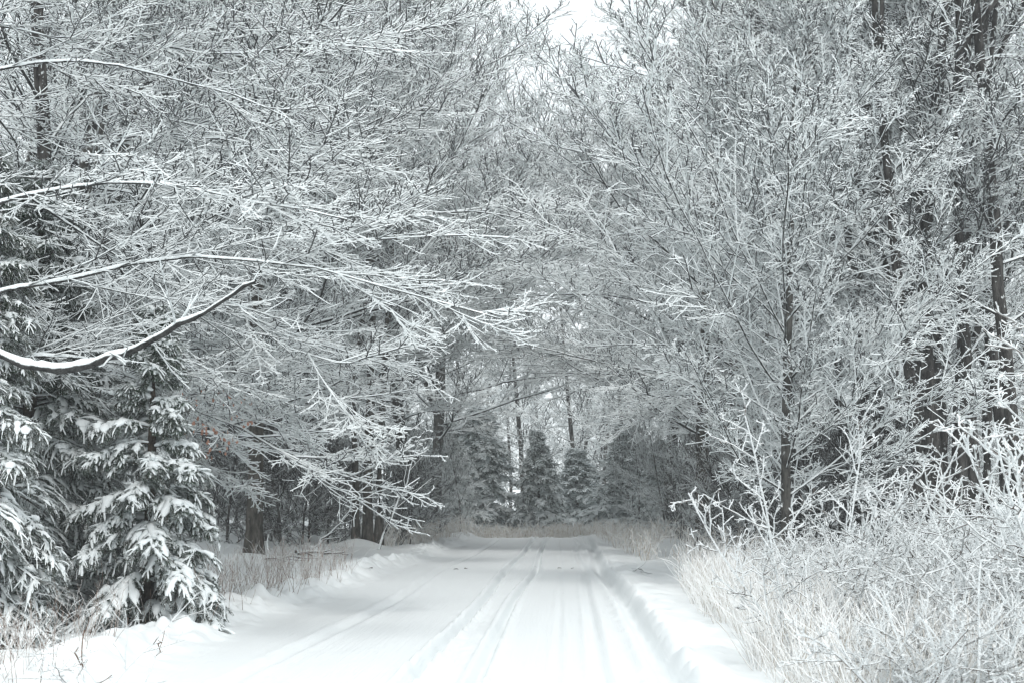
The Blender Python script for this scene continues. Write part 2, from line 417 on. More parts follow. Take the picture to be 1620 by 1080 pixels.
# the big bare snow-topped limb crossing the left edge
cA = local_limbs([
    ([bA + [0, 0, 2.1], PX(-60, 540, 14.0), PX(0, 562, 13.7), PX(60, 577, 13.5), PX(110, 579, 13.3), PX(160, 570, 13.2), PX(205, 553, 13.1), PX(250, 535, 13.0), PX(290, 508, 12.9), PX(330, 492, 12.8), PX(370, 462, 12.7), PX(405, 445, 12.6)], 0.05, 0.016),
], bA, rngc, 22, 0.012)
beech_mesh('beech_near_a', H=13, r0=0.24, lr=0.16, limbm=M_limbrime, nl=30, t0=0.24, Lm=4.6, seed=5, near=True, rmin=0.0092, bias=0.7, low=95, high=66, n2=12, n3=9, n4=5, n5=2, snow=0.75, up=-0.6, sag=0.15)
rl_ = np.random.default_rng(8)
A = Acc(); A.add(*tubes(cA[0], cA[1] * 1.1, 9)); BEECH['beech_near_a']['limbs'].append(A.mesh('hero_limb', M_limb, True))
hs2 = spawn(cA, 5, 0.45, 1.0, 0.7, 0.2, 0.22, 0.4, 7, rl_, 0.7, 0.2, 0.08, 0.45, 0.009, 0.5)
hs3 = spawn(hs2, 6, 0.1, 1.0, 0.7, 0.2, 0.4, 0.4, 4, rl_, 0.7, 0.1, 0.1, 0.8, 0.007, 0.6)
A = Acc(); A.tubes(hs2, 4); A.tubes(hs3, 3); BEECH['beech_near_a']['extra'] = [('twigs', A.mesh('hero_twigs', M_twignear))]
hsn = snow_on(cA, rl_, 0.8, 0.01, 7, 3)
A = Acc(); A.add(*hsn); BEECH['beech_near_a']['extra'].append(('limb_snow', A.mesh('hero_snow', M_snowload, True)))
bB = basepos(45, 21)
cB = local_limbs([
    ([bB + [0, 0, 4.2], PX(150, 262, 20), PX(260, 290, 19.5), PX(380, 340, 19), PX(500, 370, 18.6), PX(600, 380, 18.3)], 0.027, 0.006),
    ([bB + [0, 0, 4.0], PX(130, 275, 20), PX(260, 300, 19), PX(350, 360, 18.6), PX(450, 392, 18.3)], 0.027, 0.006),
    ([bB + [0, 0, 3.0], PX(120, 420, 20), PX(240, 445, 19.4), PX(350, 485, 19), PX(470, 555, 18.6), PX(600, 575, 18.3)], 0.027, 0.006),
    ([bB + [0, 0, 2.0], PX(170, 590, 20), PX(300, 640, 19.4), PX(400, 690, 19.2), PX(500, 740, 19), PX(570, 760, 18.9)], 0.027, 0.006),
    ([bB + [0, 0, 6.4], PX(180, 60, 20), PX(300, 90, 19.5), PX(420, 80, 19), PX(530, 55, 18.6)], 0.027, 0.006),
    ([bB + [0, 0, 5.2], PX(160, 160, 20.5), PX(300, 200, 20), PX(430, 230, 19.6), PX(560, 220, 19)], 0.024, 0.006),
    ([bB + [0, 0, 2.6], PX(170, 520, 20.5), PX(300, 560, 20), PX(430, 620, 19.6), PX(560, 650, 19)], 0.024, 0.006),
], bB, rngc)
beech_mesh('beech_near_b', H=18, r0=0.21, nl=40, lr=0.18, limbm=M_limbrime, t0=0.16, Lm=4.7, seed=6, near=True, rmin=0.0108, bias=0.5, low=94, high=62, n2=13, n3=9, n4=5, n5=2, custom=cB, snow=0.9, up=-0.4, sag=0.2)
# -- right hand slender beech of upswept branches
beech_mesh('beech_upswept', H=11.2, r0=0.10, f4=0.62, limbm=M_limbrime, lr=0.30, nl=46, t0=0.11, Lm=5.6, seed=9, near=True, rmin=0.0125, bias=0.15, low=66, high=26, n2=12, n3=8, n4=5, n5=2, up=0.28, sag=0.0, planar=0.8, snow=0.3, f2=0.40, rscale=0.5, wig=0.8)
# -- tall road-side beeches
bF = basepos(403, 35)
beech_mesh('beech_tall_a', H=21, r0=0.225, bark=M_moss, nl=50, t0=0.2, Lm=7.2, seed=11, near=True, rmin=0.0155, bias=0.55, n2=11, n3=9, n4=7, n5=1, low=84, high=42)
beech_mesh('beech_tall_b', H=22, r0=0.25, nl=48, t0=0.20, Lm=7.6, seed=12, near=False, rmin=0.014, bias=0.6, n2=11, n3=8, n4=6, low=82, high=38, forks=2)
beech_mesh('beech_triple', H=22, r0=0.17, nl=42, t0=0.27, Lm=7.2, seed=16, near=True, rmin=0.018, bias=0.6, n2=11, n3=9, n4=7, low=76, high=42, bark=M_moss, multi=[(-0.36, 0.1, 0.12, -0.03), (0.34, 0.2, 0.13, 0.03)])
beech_mesh('beech_tall_c', H=20, r0=0.22, nl=44, t0=0.16, Lm=6.6, seed=13, near=False, rmin=0.015, bias=0.45, n2=11, n3=9, n4=7, low=86, high=36)
beech_mesh('beech_tall_d', H=19, r0=0.24, nl=44, t0=0.24, Lm=6.6, seed=14, near=False, rmin=0.014, bias=0.4, n2=11, n3=8, n4=6, low=84, high=40, twig=M_twigfar)
# -- forest beeches: clean dark trunk, short crooked limbs
beech_mesh('beech_wood_a', H=21, r0=0.15, bark=M_dark, nl=24, t0=0.2, Lm=3.8, seed=21, rmin=0.016, bias=0.0, n2=9, n3=8, n4=6, low=80, high=30, wig=1.7, snow=1.0, planar=0.8, f2=0.5)
beech_mesh('beech_wood_b', H=19, r0=0.14, bark=M_dark, nl=22, t0=0.22, Lm=3.3, seed=22, rmin=0.016, bias=0.0, n2=9, n3=8, n4=6, low=75, high=30, lean=0.08, wig=1.8, snow=1.0, planar=0.8, f2=0.5, forks=1)
beech_mesh('beech_wood_c', H=22, r0=0.17, bark=M_dark, nl=16, t0=0.26, Lm=3.4, seed=27, rmin=0.014, bias=0.0, n2=9, n3=8, n4=5, low=70, high=32, wig=1.7, planar=0.8, f2=0.5, forks=3)
beech_mesh('beech_deep', H=17, r0=0.16, nl=44, t0=0.03, Lm=4.4, seed=23, rmin=0.021, bias=0.0, n2=8, n3=7, n4=4, low=85, high=35, twig=M_twigfar, snow=0, planar=0.8)
# understorey saplings
beech_mesh('sapling', H=5.5, r0=0.045, nl=26, t0=0.06, Lm=2.4, seed=31, rmin=0.010, bias=0.0, n2=8, n3=7, n4=4, low=72, high=30, snow=0, planar=0.8, f2=0.5, twig=M_twigfar)
beech_mesh('thicket', H=3.4, r0=0.04, nl=30, t0=0.03, Lm=2.3, seed=33, rmin=0.010, bias=0.0, n2=8, n3=6, n4=4, low=80, high=30, snow=0, planar=0.9, f2=0.5, twig=M_twigdark)

D = math.radians
tA = place_beech('beech_near_a', bA[0], bA[1], 0, 1, 'rime covered beech at the left edge whose thick snow topped limb curves over the spruces')
tB = place_beech('beech_near_b', bB[0], bB[1], 0, 1, 'tall frosted beech behind the big spruce with long snowy limbs sweeping right')
tR = place_beech('beech_upswept', pos(1236, 25), 25, D(200), 1, 'slender beech right of the road with white upswept branches and thin bare trunk')
place_beech('beech_tall_a', bF[0], bF[1], 0, 1, 'big frosted beech with brown mossy trunk base standing left of the road')

left = [  # photo column, distance, mesh, rotation, scale, label
 (583, 45, 'beech_triple', 8, 1.0, 'three stemmed frosted beech at the left verge where its trunks meet the snow bank'),
 (100, 26, 'beech_tall_c', 10, 1.0, 'dark trunked beech at top left behind the snowy spruces'),
 (68, 18.8, 'beech_wood_a', 120, 0.9, 'dark trunk rising straight behind the top of the tall spruce'),
 (165, 38, 'beech_tall_c', -20, 1.05, 'dark beech trunk seen through twigs above the small laden spruce'),
 (222, 41, 'beech_tall_d', 15, 1.05, 'thin dark beech trunk behind the low sweeping limbs on the left'),
 (430, 47, 'beech_tall_b', -12, 1.05, 'tall dark beech just behind the mossy trunk on the left'),
 (640, 55, 'beech_tall_d', 6, 1.15, 'frosted beech beyond the three stemmed beech, reaching over the road from the left'),
 (690, 64, 'beech_tall_b', -15, 1.2, 'farther left roadside beech whose bent dark boughs reach into the sky gap'),
 (500, 54, 'beech_tall_d', 30, 1.1, 'frosted beech in second row left, between the mossy and three stemmed beeches'),
 (330, 50, 'beech_tall_d', -35, 1.1, 'frosted beech in second row left, behind the sweeping lower limbs'),
 (-60, 32, 'beech_tall_c', 40, 1.0, 'frosted beech at the left border behind the nearest one'),
]
for px, y, k, rz, s, lab in left:
    place_beech(k, pos(px, y), y, D(rz), s, lab)
right = [
 (1108, 42, 'beech_tall_a', 184, 0.95, 'dark leaning beech at the right verge above the small snow drift'),
 (1165, 52, 'beech_tall_b', 172, 1.02, 'frosted beech on the right arching its twigs over the road'),
 (1060, 62, 'beech_tall_d', 188, 1.3, 'far right roadside beech with drooping dark twigs over the road'),
 (1258, 34, 'beech_wood_a', 100, 0.98, 'dark beech trunk directly behind the slender upswept beech'),
 (1330, 40, 'beech_wood_b', 200, 1.05, 'crooked frosted beech between the upswept beech and the dark trunk row'),
 (1295, 52, 'beech_tall_c', 150, 0.95, 'tall frosted beech in second row behind the upswept beech'),
 (1385, 36, 'beech_wood_b', 60, 0.95, 'leaning thin beech left of the dark trunk row on the right'),
 (1455, 33, 'beech_wood_a', 30, 1.0, 'first dark trunk of the row on the right, with snow on short limbs'),
 (1492, 31, 'beech_wood_b', 170, 1.05, 'dark trunk with a big snowy crooked limb in the right row'),
 (1512, 38, 'beech_wood_a', 250, 1.08, 'dark trunk close behind the crooked limbed one on the right'),
 (1548, 34, 'beech_wood_b', 310, 1.0, 'thin dark trunk second from the right border'),
 (1602, 28, 'beech_wood_a', 140, 1.05, 'thick dark trunk at the right border of the woods'),
 (1420, 48, 'beech_wood_a', 190, 1.1, 'slim trunk in shade between the shrubs and the dark row'),
 (1570, 44, 'beech_wood_b', 20, 1.1, 'slim shaded trunk behind the thick border trunk'),
 (1210, 66, 'beech_tall_d', 150, 1.0, 'pale beech deep behind the upswept beech on its left side'),
 (1480, 56, 'beech_tall_c', 175, 1.0, 'tall pale beech deep behind the dark trunk row'),
 (1440, 27, 'beech_wood_b', 77, 0.95, 'thin dark trunk at the left end of the dark row, closest to the shrubs'),
 (1530, 29, 'beech_wood_a', 200, 0.95, 'dark trunk in the middle of the right row, rising straight'),
 (1450, 31, 'beech_wood_c', 10, 0.95, 'forked dark trunk at the left end of the dark row'),
 (1476, 29, 'beech_wood_c', 130, 1.0, 'straight forking trunk second in the dark row'),
 (1506, 32, 'beech_wood_c', 240, 1.05, 'forking dark trunk just left of the middle of the dark row'),
 (1582, 32, 'beech_wood_c', 80, 1.0, 'forked dark trunk close left of the thick border trunk'),
 (1345, 34, 'beech_wood_c', 300, 0.9, 'lone forked trunk between upswept beech and dark row'),
 (1665, 36, 'beech_wood_a', 170, 1.0, 'frosted beech just beyond the right border'),
 (1135, 64, 'beech_tall_b', 180, 1.25, 'tall beech far back on the right whose top reaches the sky gap'),
]
for px, y, k, rz, s, lab in right:
    place_beech(k, pos(px, y), y, D(rz), s, lab)

# deep woods filling both sides and the end of the road
rb = np.random.default_rng(5)
nb = 0
for row_y, x0, x1, stp in ((60, -30, -9.5, 3.2), (60, 10, 30, 3.2), (72, -34, -10, 3.4), (72, 8, 34, 3.4), (88, -38, 38, 4.0), (100, -44, 44, 3.4), (116, -50, 50, 4.0), (134, -52, 52, 4.5)):
    x = x0
    while x <= x1:
        xx = x + rb.uniform(-1.1, 1.1); yy = row_y + rb.uniform(-4, 4)
        side = 'left of' if xx < -8 else ('right of' if xx > 5 else 'beyond the bend of')
        near_ = 'second row' if row_y < 80 else 'deep'
        s = rb.uniform(0.9, 1.15)
        if abs(xx + 1) < 11 and yy < 95: x += stp; continue
        if side.startswith('beyond'): s *= 1.0
        place_beech('beech_deep', xx, yy, rb.uniform(0, 6.28), s, f'dim frosted beech in the {near_} woods {side} the road', f'frosted beeches in the {near_} woods {side} the road')
        x += stp
for xx, yy, s_, wh in ((-6.5, 85, 1.05, 'behind the dark wide spruce'), (-2.6, 88, 1.2, 'behind the lone central spruce, its left side'), (0.6, 86, 1.1, 'behind the lone central spruce, its right side'), (3.6, 84, 1.0, 'behind the spruce with slanting boughs'), (7.5, 82, 1.1, 'behind the last spruce at the right bend'), (-10, 80, 1.1, 'at the outer side of the left bend')):
    place_beech('beech_deep', xx, yy, xx * 2, s_, 'hazy frosted beech ' + wh)
# bushy understorey along both forest edges
sp = [(470, 56), (520, 60), (650, 50), (690, 56), (730, 64), (350, 56), (300, 44), (1010, 64), (1050, 54), (1075, 47), (1120, 40), (1150, 52), (1200, 50), (1300, 44), (1350, 46), (1410, 36), (1470, 44), (1520, 46), (1580, 42), (1150, 46), (1260, 44), (345, 47), (375, 53), (445, 50), (490, 48), (530, 52), (555, 58), (615, 56), (300, 52)]
who = ['beside the fallen boughs on the left', 'in front of the mossy trunk', 'right of the three stemmed beech', 'under the left arch', 'at the left bend', 'behind the small laden spruce', 'between spruce and mossy trunk', 'near the right bend', 'at the right verge beyond the drift', 'beside the small snow drift', 'behind the frosty grass start', 'far left behind the upswept beech', 'left behind the upswept beech', 'right behind the upswept beech', 'deep behind the tall rime sapling', 'left of the dark trunk row', 'behind the dark trunk row', 'behind the crooked snowy limb', 'behind the border trunk', 'under the right verge beech', 'deeper behind the upswept beech', 'left behind the mossy trunk', 'far behind the mossy trunk', 'right behind the mossy trunk', 'behind the fallen snowy bough', 'left behind the three stemmed beech', 'far behind the three stemmed beech', 'right behind the three stemmed beech', 'in the dim gap beside the small spruce']
for i, ((px, y), wh) in enumerate(zip(sp, who)):
    place_beech('sapling', pos(px, y), y, i * 1.7, 0.65 + 0.35 * ((i * 37) % 10) / 10, f'frosted understorey sapling {wh}', 'understorey saplings', 'beech_sapling', 'sapling')

thk = [(318, 43, 'in the dim gap right of the small spruce'), (360, 41, 'left of the mossy trunk'), (445, 42, 'right of the mossy trunk'), (480, 45, 'above the fallen snowy bough'), (520, 47, 'left of the three stemmed beech'), (548, 50, 'close behind the three stemmed beech, left side'), (632, 50, 'right of the leaning bare sapling'), (668, 54, 'before the left verge spruces'), (395, 48, 'farther behind the mossy trunk'),
       (1085, 46, 'left of the leaning right verge beech'), (1130, 44, 'right of the leaning right verge beech'), (1175, 38, 'left of the upswept beech foot'), (1215, 36, 'behind the upswept beech foot'), (1285, 34, 'right of the upswept beech foot'), (1330, 33, 'below the lone forked trunk'), (1385, 34, 'between lone forked trunk and dark row'), (1430, 36, 'at the left foot of the dark row'), (1240, 44, 'far behind the upswept beech foot')]
for i, (px, y, wh) in enumerate(thk):
    place_beech('thicket', pos(px, y), y, i * 2.3, 0.75 + 0.4 * ((i * 29) % 10) / 10, f'dark bare twiggy bush {wh}', 'dark undergrowth bushes', 'bare_bush', 'bush')

# ------------------------------------------------------------------ spruces
def spruce_mesh(key, H, Rb, nb_, seed, ndl=0.05, fr=0.05, dens=1.0, snow=1.0, low=0.06, lenl=1.0, fing=0.26, wide=0.030, needles=26):
    rng = np.random.default_rng(seed)
    tr = make_trunk(H, H * 0.017 + 0.02, rng, 0, 0.004, 12, 0.02)
    prof = lambda t: np.clip(1.06 - t, 0.05, 1) ** 0.85 * Rb
    B = spawn(tr, nb_, low, 0.98, lambda t: np.radians(100 - 45 * t), 0.12, 0, 0, 7, rng, None, -0.75, 0.03, 0.3, 0.010, 0.3, 0, 1.0, prof, 0.30)
    B2 = spawn(B, int(14 * dens), 0.15, 1.0, 0.85, 0.2, 0.46, 0.55, 5, rng, 0.4, -1.5, 0.05, 0.6, 0.006, 0.4)
    # hanging finger-like shoots; each carries needles all round and snow on top
    F1 = spawn(B2, 10, 0.05, 1.0, 0.5, 0.2, 0, 0, 4, rng, 0.5, -0.9, 0.06, 0.7, 0.004, 0.5, 0, fing)
    F0 = spawn(B, 20, 0.2, 1.0, 0.8, 0.2, 0, 0, 4, rng, 0.9, -1.2, 0.06, 0.5, 0.004, 0.5, 0, fing)
    Fp = np.concatenate([F1[0], F0[0]]); Fr = np.concatenate([F1[1], F0[1]])
    tip = spawn(B2, 1, 0.97, 1.0, 0.05, 0.05, 0, 0, 4, rng, 0.5, -1.3, 0.05, 0.7, 0.004, 0.5, 0, fing)
    Fp = np.concatenate([Fp, tip[0]])
    N = len(Fp)
    # needles
    k = needles
    t = rng.random((N, k)) * 2.98; kk = t.astype(int); f = (t - kk)[..., None]; ii = np.arange(N)[:, None]
    c = Fp[ii, kk] * (1 - f) + Fp[ii, kk + 1] * f; T = nrm(Fp[ii, kk + 1] - Fp[ii, kk])
    rd = nrm(rng.normal(0, 1, c.shape)); rd[..., 2] -= 0.25; rd = nrm(rd - T * (rd * T).sum(-1, keepdims=True) * 0.6 + T * 0.55)
    ln = ndl * rng.uniform(0.7, 1.2, (N, k, 1))
    sd = nrm(np.cross(rd, T)) * (ndl * 0.14)
    Vn = np.stack([c - sd, c + sd, c + rd * ln], 2).reshape(-1, 3)
    Qn = np.arange(len(Vn)).reshape(-1, 3)
    m_n = mesh_from(key + '_needles', Vn, Qn, M_needle, False, True)
    A = Acc(); A.tubes(B, 5); A.tubes(B2, 4); A.add(*tubes(Fp, np.full(Fp.shape[:2], 0.005), 3)); m_b = A.mesh(key + '_boughs', M_spbark)
    A = Acc(); A.add(*tubes(tr[0], tr[1], 9)); m_t = A.mesh(key + '_trunk', M_spbark, True)
    # snow
    A = Acc()
    sel = rng.random(N) < 0.5 * snow
    P = Fp[sel].copy(); n_ = len(P)
    Rr = wide * rng.uniform(0.55, 1.25, (n_, 1)) * np.array([0.7, 1.0, 0.95, 0.55])[None] * rng.uniform(0.5, 1.3, (n_, 4))
    P[..., 2] += 0.018
    A.add(*tubes(P, Rr, 5, vs=0.6))
    for br, th in ((B2, 0.9), (B, 1.0)):
        P = br[0].copy(); Rr = np.full(P.shape[:2], wide * 2.8 * th) * rng.uniform(0.5, 1.5, P.shape[:2]); Rr[:, -1] *= 0.3; Rr[:, 0] *= 0.4
        P[..., 2] += 0.02; A.add(*tubes(P, Rr, 6, vs=0.55))
    # a few pillow-like loads
    if snow > 0.9:
        q = rng.random(len(B2[0])) < 0.10
        P = B2[0][q][:, 1:4].copy(); P[..., 2] += 0.04; Rr = np.array([0.3, 1.0, 0.35])[None] * rng.uniform(0.05, 0.11, (len(P), 1))
        A.add(*tubes(P, Rr, 8, vs=0.6))
    m_s = A.mesh(key + '_snow', M_snowload, True)
    return dict(needles=m_n, boughs=m_b, trunk=m_t, snow=m_s)

def place_spruce(d, x, y, rz, s, label, group=None, sxy=1.0):
    t = thing('spruce_tree', label, 'tree', (x, y, gh(x, y) - 0.05), rz, group, s)
    t.scale = (s * sxy, s * sxy, s)
    obj('trunk', d['trunk'], t); obj('branches', d['boughs'], t); obj('needles', d['needles'], t); obj('snow_load', d['snow'], t)
    return t
SA = spruce_mesh('spruce_big', 6.9, 1.75, 150, 41, needles=52, wide=0.013, fing=0.15, ndl=0.034)
SB = spruce_mesh('spruce_small', 3.9, 1.25, 62, 42, needles=60, wide=0.019, fing=0.14, ndl=0.036, low=0.02, snow=1.0)
SF = spruce_mesh('spruce_far', 6.8, 1.9, 90, 43, ndl=0.10, needles=14, wide=0.06, fing=0.32, low=0.02, dens=0.7)
place_spruce(SA, pos(40, 17.5), 17.5, 0.5, 0.86, 'tall snow laden spruce at the left edge, drooping to the ground', None, 1.15)
place_spruce(SA, pos(-70, 15.0), 15.0, 2.6, 0.8, 'snowy spruce partly cut off by the left border')
place_spruce(SB, pos(235, 17.0), 17.0, 0, 1.0, 'small spruce with thick snow pillows right of the tall spruce')
place_spruce(SA, pos(130, 20.5), 20.5, 4.0, 0.62, 'spruce tucked between the tall spruce and the small pillow laden one')
far_sp = [(852, 70, 0.78, 1.2, 'lone upright spruce closing the view at the end of the road'),
          (755, 71, 0.95, 1.6, 'dark wide spruce with drooping snowy boughs left of the lone central spruce'),
          (705, 67, 0.8, 1.5, 'snowy spruce behind the left verge grass, left of the dark wide one'),
          (645, 60, 0.7, 1.1, 'snowy spruce just right of the three stemmed beech'),
          (915, 76, 0.62, 1.7, 'low spruce right of the lone central spruce'),
          (990, 72, 0.78, 1.8, 'snowy spruce with slanting white boughs on the right of the road end'),
          (1045, 67, 0.65, 1.7, 'spruce half hidden by frosted twigs at the right bend')]
for i, (px, y, s, sx, lab) in enumerate(far_sp):
    place_spruce(SF, pos(px, y), y, i * 1.3, s, lab, None, sx)

# ------------------------------------------------------------------ rime covered shrubs on the right verge
def shrub_mesh(key, H, ns, seed, rmin=0.006, arch=0.5, spread=0.5, n2=9, n3=6, n4=4, f2=0.45, mat_=None, r0=0.014, angs=0.9, jag=0.07):
    rng = np.random.default_rng(seed)
    seedl = (np.array([[[0, 0, -0.15], [0, 0, 0.1]]]), np.array([[0.03, 0.03]]))
    S1 = spawn(seedl, ns, 0.0, 1.0, spread, 0.25, 0, 0, 11, rng, None, -arch, 0.07, 1, r0, 0.4, 0, H)
    S1[0][:, :, :2] += rng.normal(0, 0.16, (ns, 1, 2))
    S1 = (S1[0], np.tile(np.linspace(r0, r0 * 0.5, 11), (ns, 1)))
    S2 = spawn(S1, n2, 0.15, 1.0, angs, 0.25, f2, 0.6, 7, rng, 0.9, 0.2, jag, 0.8, rmin * 1.2, 0.6)
    S3 = spawn(S2, n3, 0.1, 1.0, 0.95, 0.3, 0.42, 0.4, 5, rng, 0.9, 0.15, jag * 1.3, 0.9, rmin, 0.7)
    A = Acc(); A.tubes(S1, 5); m1 = A.mesh(key + '_stems', mat_ or M_rime)
    A = Acc(); A.tubes(S2, 4); A.tubes(S3, 4)
    if n4:
        S4 = spawn(S3, n4, 0.1, 1.0, 0.9, 0.3, 0.5, 0.3, 3, rng, 1.0, 0.1, 0.15, 0.9, rmin * 0.9, 0.8); A.tubes(S4, 3)
    m2 = A.mesh(key + '_twigs', mat_ or M_rime)
    return m1, m2
def place_shrub(d, x, y, rz, s, label, group=None, name='frosted_shrub', cat='shrub'):
    t = thing(name, label, cat, (x, y, gh(x, y)), rz, group, s)
    obj('stems', d[0], t); obj('twigs', d[1], t); return t
SH = [shrub_mesh('shrub_a', 1.5, 14, 51, n4=2), shrub_mesh('shrub_b', 1.9, 10, 52, arch=0.8, n4=2), shrub_mesh('shrub_c', 1.2, 20, 53, arch=0.6, n4=2, rmin=0.005)]
sap = shrub_mesh('rime_sapling', 2.2, 7, 57, rmin=0.0068, arch=-0.1, spread=0.32, n2=14, n3=5, n4=2, r0=0.014, f2=0.34, angs=0.85, jag=0.13)
place_shrub(sap, pos(1290, 12.6), 12.6, 1.6, 0.92, 'leafless sapling in thick white rime rising above the shrubs', None, 'rimed_sapling', 'sapling')
place_shrub(sap, pos(1665, 11.5), 11.5, 2.4, 1.2, 'tall rime coated sapling cut by the right border', None, 'rimed_sapling', 'sapling')
shr = [(1240, 17.5, 0, .7, 'low white shrub at the foot of the thick rimed sapling'), (1345, 15.5, 1, .85, 'arching rimed shrub right of the thick rimed sapling'),
       (1440, 14.5, 0, .85, 'dense frosted shrub in the middle of the right bank'), (1540, 12, 1, .95, 'broad frosted shrub in front of the border trunk'),
       (1620, 10.5, 0, 1.0, 'frosted shrub filling the lower right corner'), (1440, 10.8, 2, .7, 'low bramble like shrub leaning over the dry grass'),
       (1500, 9.2, 2, .85, 'blurred low shrub nearest the camera'), (1470, 17, 1, .9, 'frosted shrub behind the dense middle one'),
       (1590, 16.5, 0, 1.0, 'frosted shrub in shade below the dark trunk row'), (1360, 19, 2, 1.0, 'pale shrub under the upswept beech'),
       (1190, 21, 2, .7, 'small frosted shrub at the left tip of the bank'), (1660, 13.5, 1, 1.1, 'arching shrub reaching in from the right border'),
       (1280, 17.5, 1, .7, 'shrub with bent stems behind the thick rimed sapling'), (1540, 20, 1, 1.0, 'frosted shrub farthest back before the trunks'),
       (1140, 27, 2, .6, 'tiny frosted bush at the far end of the grass bank'), (1430, 24, 0, 1.1, 'tangled shrub in front of the shaded saplings'),
       (1250, 23, 0, .8, 'bushy shrub around the foot of the upswept beech'), (1370, 12.5, 2, .7, 'bent bush among the tall frosty grass')]
for i, (px, y, k, s, lab) in enumerate(shr):
    place_shrub(SH[k], pos(px, y), y, i * 2.1, s, lab, 'rimed shrubs on the right bank')
place_shrub(shrub_mesh('leaning_weed', 1.25, 7, 60, rmin=0.004, arch=0.9, spread=0.9, n2=6, n3=3, n4=0, r0=0.008), pos(130, 10.2), 10.2, 0.4, 0.8, 'bent frosted weeds leaning in the lower left corner', None, 'dry_weed', 'weed')

# ------------------------------------------------------------------ grass (uncountable)
def grass(name, label, pts, Hm, r, m, seed, lean=0.35, wig=0.1, heads=False):
    rng = np.random.default_rng(seed); pts = np.array(pts); N = len(pts); K = 5
    P = np.zeros((N, K, 3)); z = ground_h(pts[:, 0], pts[:, 1]); P[:, 0] = np.stack([pts[:, 0], pts[:, 1], z - 0.04], 1)
    d = nrm(np.concatenate([rng.normal(0, lean, (N, 2)), np.ones((N, 1))], 1)); bend = rng.normal(0, 0.28, (N, 3)); bend[:, 2] = -np.abs(bend[:, 2]) * 0.7
    L = (Hm * rng.uniform(0.35, 1.25, N) / (K - 1))[:, None]
    for i in range(1, K):
        P[:, i] = P[:, i - 1] + d * L; d = nrm(d + bend * i / K + rng.normal(0, wig, (N, 3)))
    R = np.linspace(1, 0.45, K)[None] * r * rng.uniform(0.7, 1.3, (N, 1))
    A = Acc(); A.add(*tubes(P, R, 3))
    if heads:
        st_ = spawn((P, R), 4, 0.45, 1.0, 0.6, 0.2, 0.28, 0.2, 3, rng, None, 0.1, 0.1, 0.8, r * 0.7, 0.6); A.tubes(st_)
    o = obj(name, A.mesh(name, m)); o['kind'] = 'stuff'; o['label'] = label; o['category'] = 'grass'
    return o
rg = np.random.default_rng(88)
def band(n_, y0, y1, xl, xr, clump=0.0, power=1.0):
    y = y0 + (y1 - y0) * rg.random(n_) ** power; a = xl(y); b_ = xr(y); x = a + (b_ - a) * rg.random(n_)
    if clump: 
        q = vnoise(x, y, 99, clump) + rg.normal(0, 0.12, n_) > 0.0; x, y = x[q], y[q]
    return np.stack([x, y], 1)
edge = lambda y: 1.72 + 0.02 * (y - 12) + 0.25 * vnoise(y, y * 0, 61, 1.6)
grass('frosty_grass', 'tall rime covered dry grass on the right bank', band(12000, 9.5, 26, edge, lambda y: edge(y) + 2.6, 0, 1.2), 0.74, 0.0048, M_rimegrass, 71, 0.28)
grass('frosty_grass', 'sparser white grass between the shrubs at right', band(2600, 9.5, 26, lambda y: edge(y) + 1.6, lambda y: edge(y) + 5.5), 0.55, 0.0048, M_rime, 72, 0.5, 0.16)
grass('dry_grass', 'reddish dry grass stalks along the left snow bank', band(950, 16.5, 30, lambda y: -5.2 - 0.02 * y, lambda y: -4.15 + 0 * y, 1.1), 0.7, 0.0036, M_weed, 73, 0.35, 0.08, True)
grass('dry_grass', 'brown dry stalks in the lower left corner', band(420, 8.5, 13.5, lambda y: -5.2 + 0 * y, lambda y: -3.5 - 0.05 * y, 0.7), 0.5, 0.0028, M_weed, 76, 0.4, 0.1, True)
grass('dry_grass', 'beige dry grass strip across the end of the road', band(6000, 65.0, 69, lambda y: -9.5 + 0 * y, lambda y: 6.0 + 0 * y, 1.5), 0.62, 0.011, M_grass, 74, 0.3, 0.1, True)
grass('dry_grass', 'beige grass tufts at the left verge far down the road', band(2000, 46, 66, lambda y: -7.0 + 0 * y, lambda y: -4.6 + 0.7 * np.clip((y - 50) / 8, 0, 1) - np.where(y > 63, ((y - 63) / 3.2) ** 2, 0), 1.2), 0.75, 0.009, M_grass, 75, 0.3, 0.1, True)
grass('dry_grass', 'beige and grey grass at the right verge far down the road', band(2600, 34, 66, lambda y: 3.1 - 0.032 * y, lambda y: 4.5 + 0.02 * y, 1.0), 0.7, 0.009, M_grass, 77, 0.3, 0.1, True)

# ------------------------------------------------------------------ small things
# dead leaves that stayed on the near beech (a part of it)
pts = BEECH['beech_near_b']['L4'][0][:, -1]; wpts = pts + bB
tgt = PX(330, 668, 19.3)
dd = np.linalg.norm((wpts - tgt) * [1, 0.5, 1.3], axis=1); idx = np.argsort(dd)[:130]
rl = np.random.default_rng(3); Vl = []; Ql = []
for i in idx:
    p = pts[i] + rl.normal(0, 0.02, 3); a = rl.uniform(0, 6.28); u = np.array([math.cos(a), math.sin(a), 0]); L_ = rl.uniform(0.05, 0.08); b0 = len(Vl)
    nrm_ = np.array([-u[1], u[0], 0])
    for s, z, c in ((0, 0, 0), (0.016, -0.35, 0.010), (0.02, -0.65, 0.014), (0, -1, 0.004), (-0.02, -0.65, 0.014), (-0.016, -0.35, 0.010)):
        Vl.append(p + u * s + np.array([0, 0, z * L_]) + nrm_ * c)
    Ql += [[b0, b0 + 1, b0 + 2, b0 + 5], [b0 + 2, b0 + 3, b0 + 4, b0 + 5]]
lv = obj('dead_leaves', mesh_from('dead_leaves', Vl, Ql, M_leaf), tB); lv['label'] = 'rust brown leaves still hanging on low twigs'

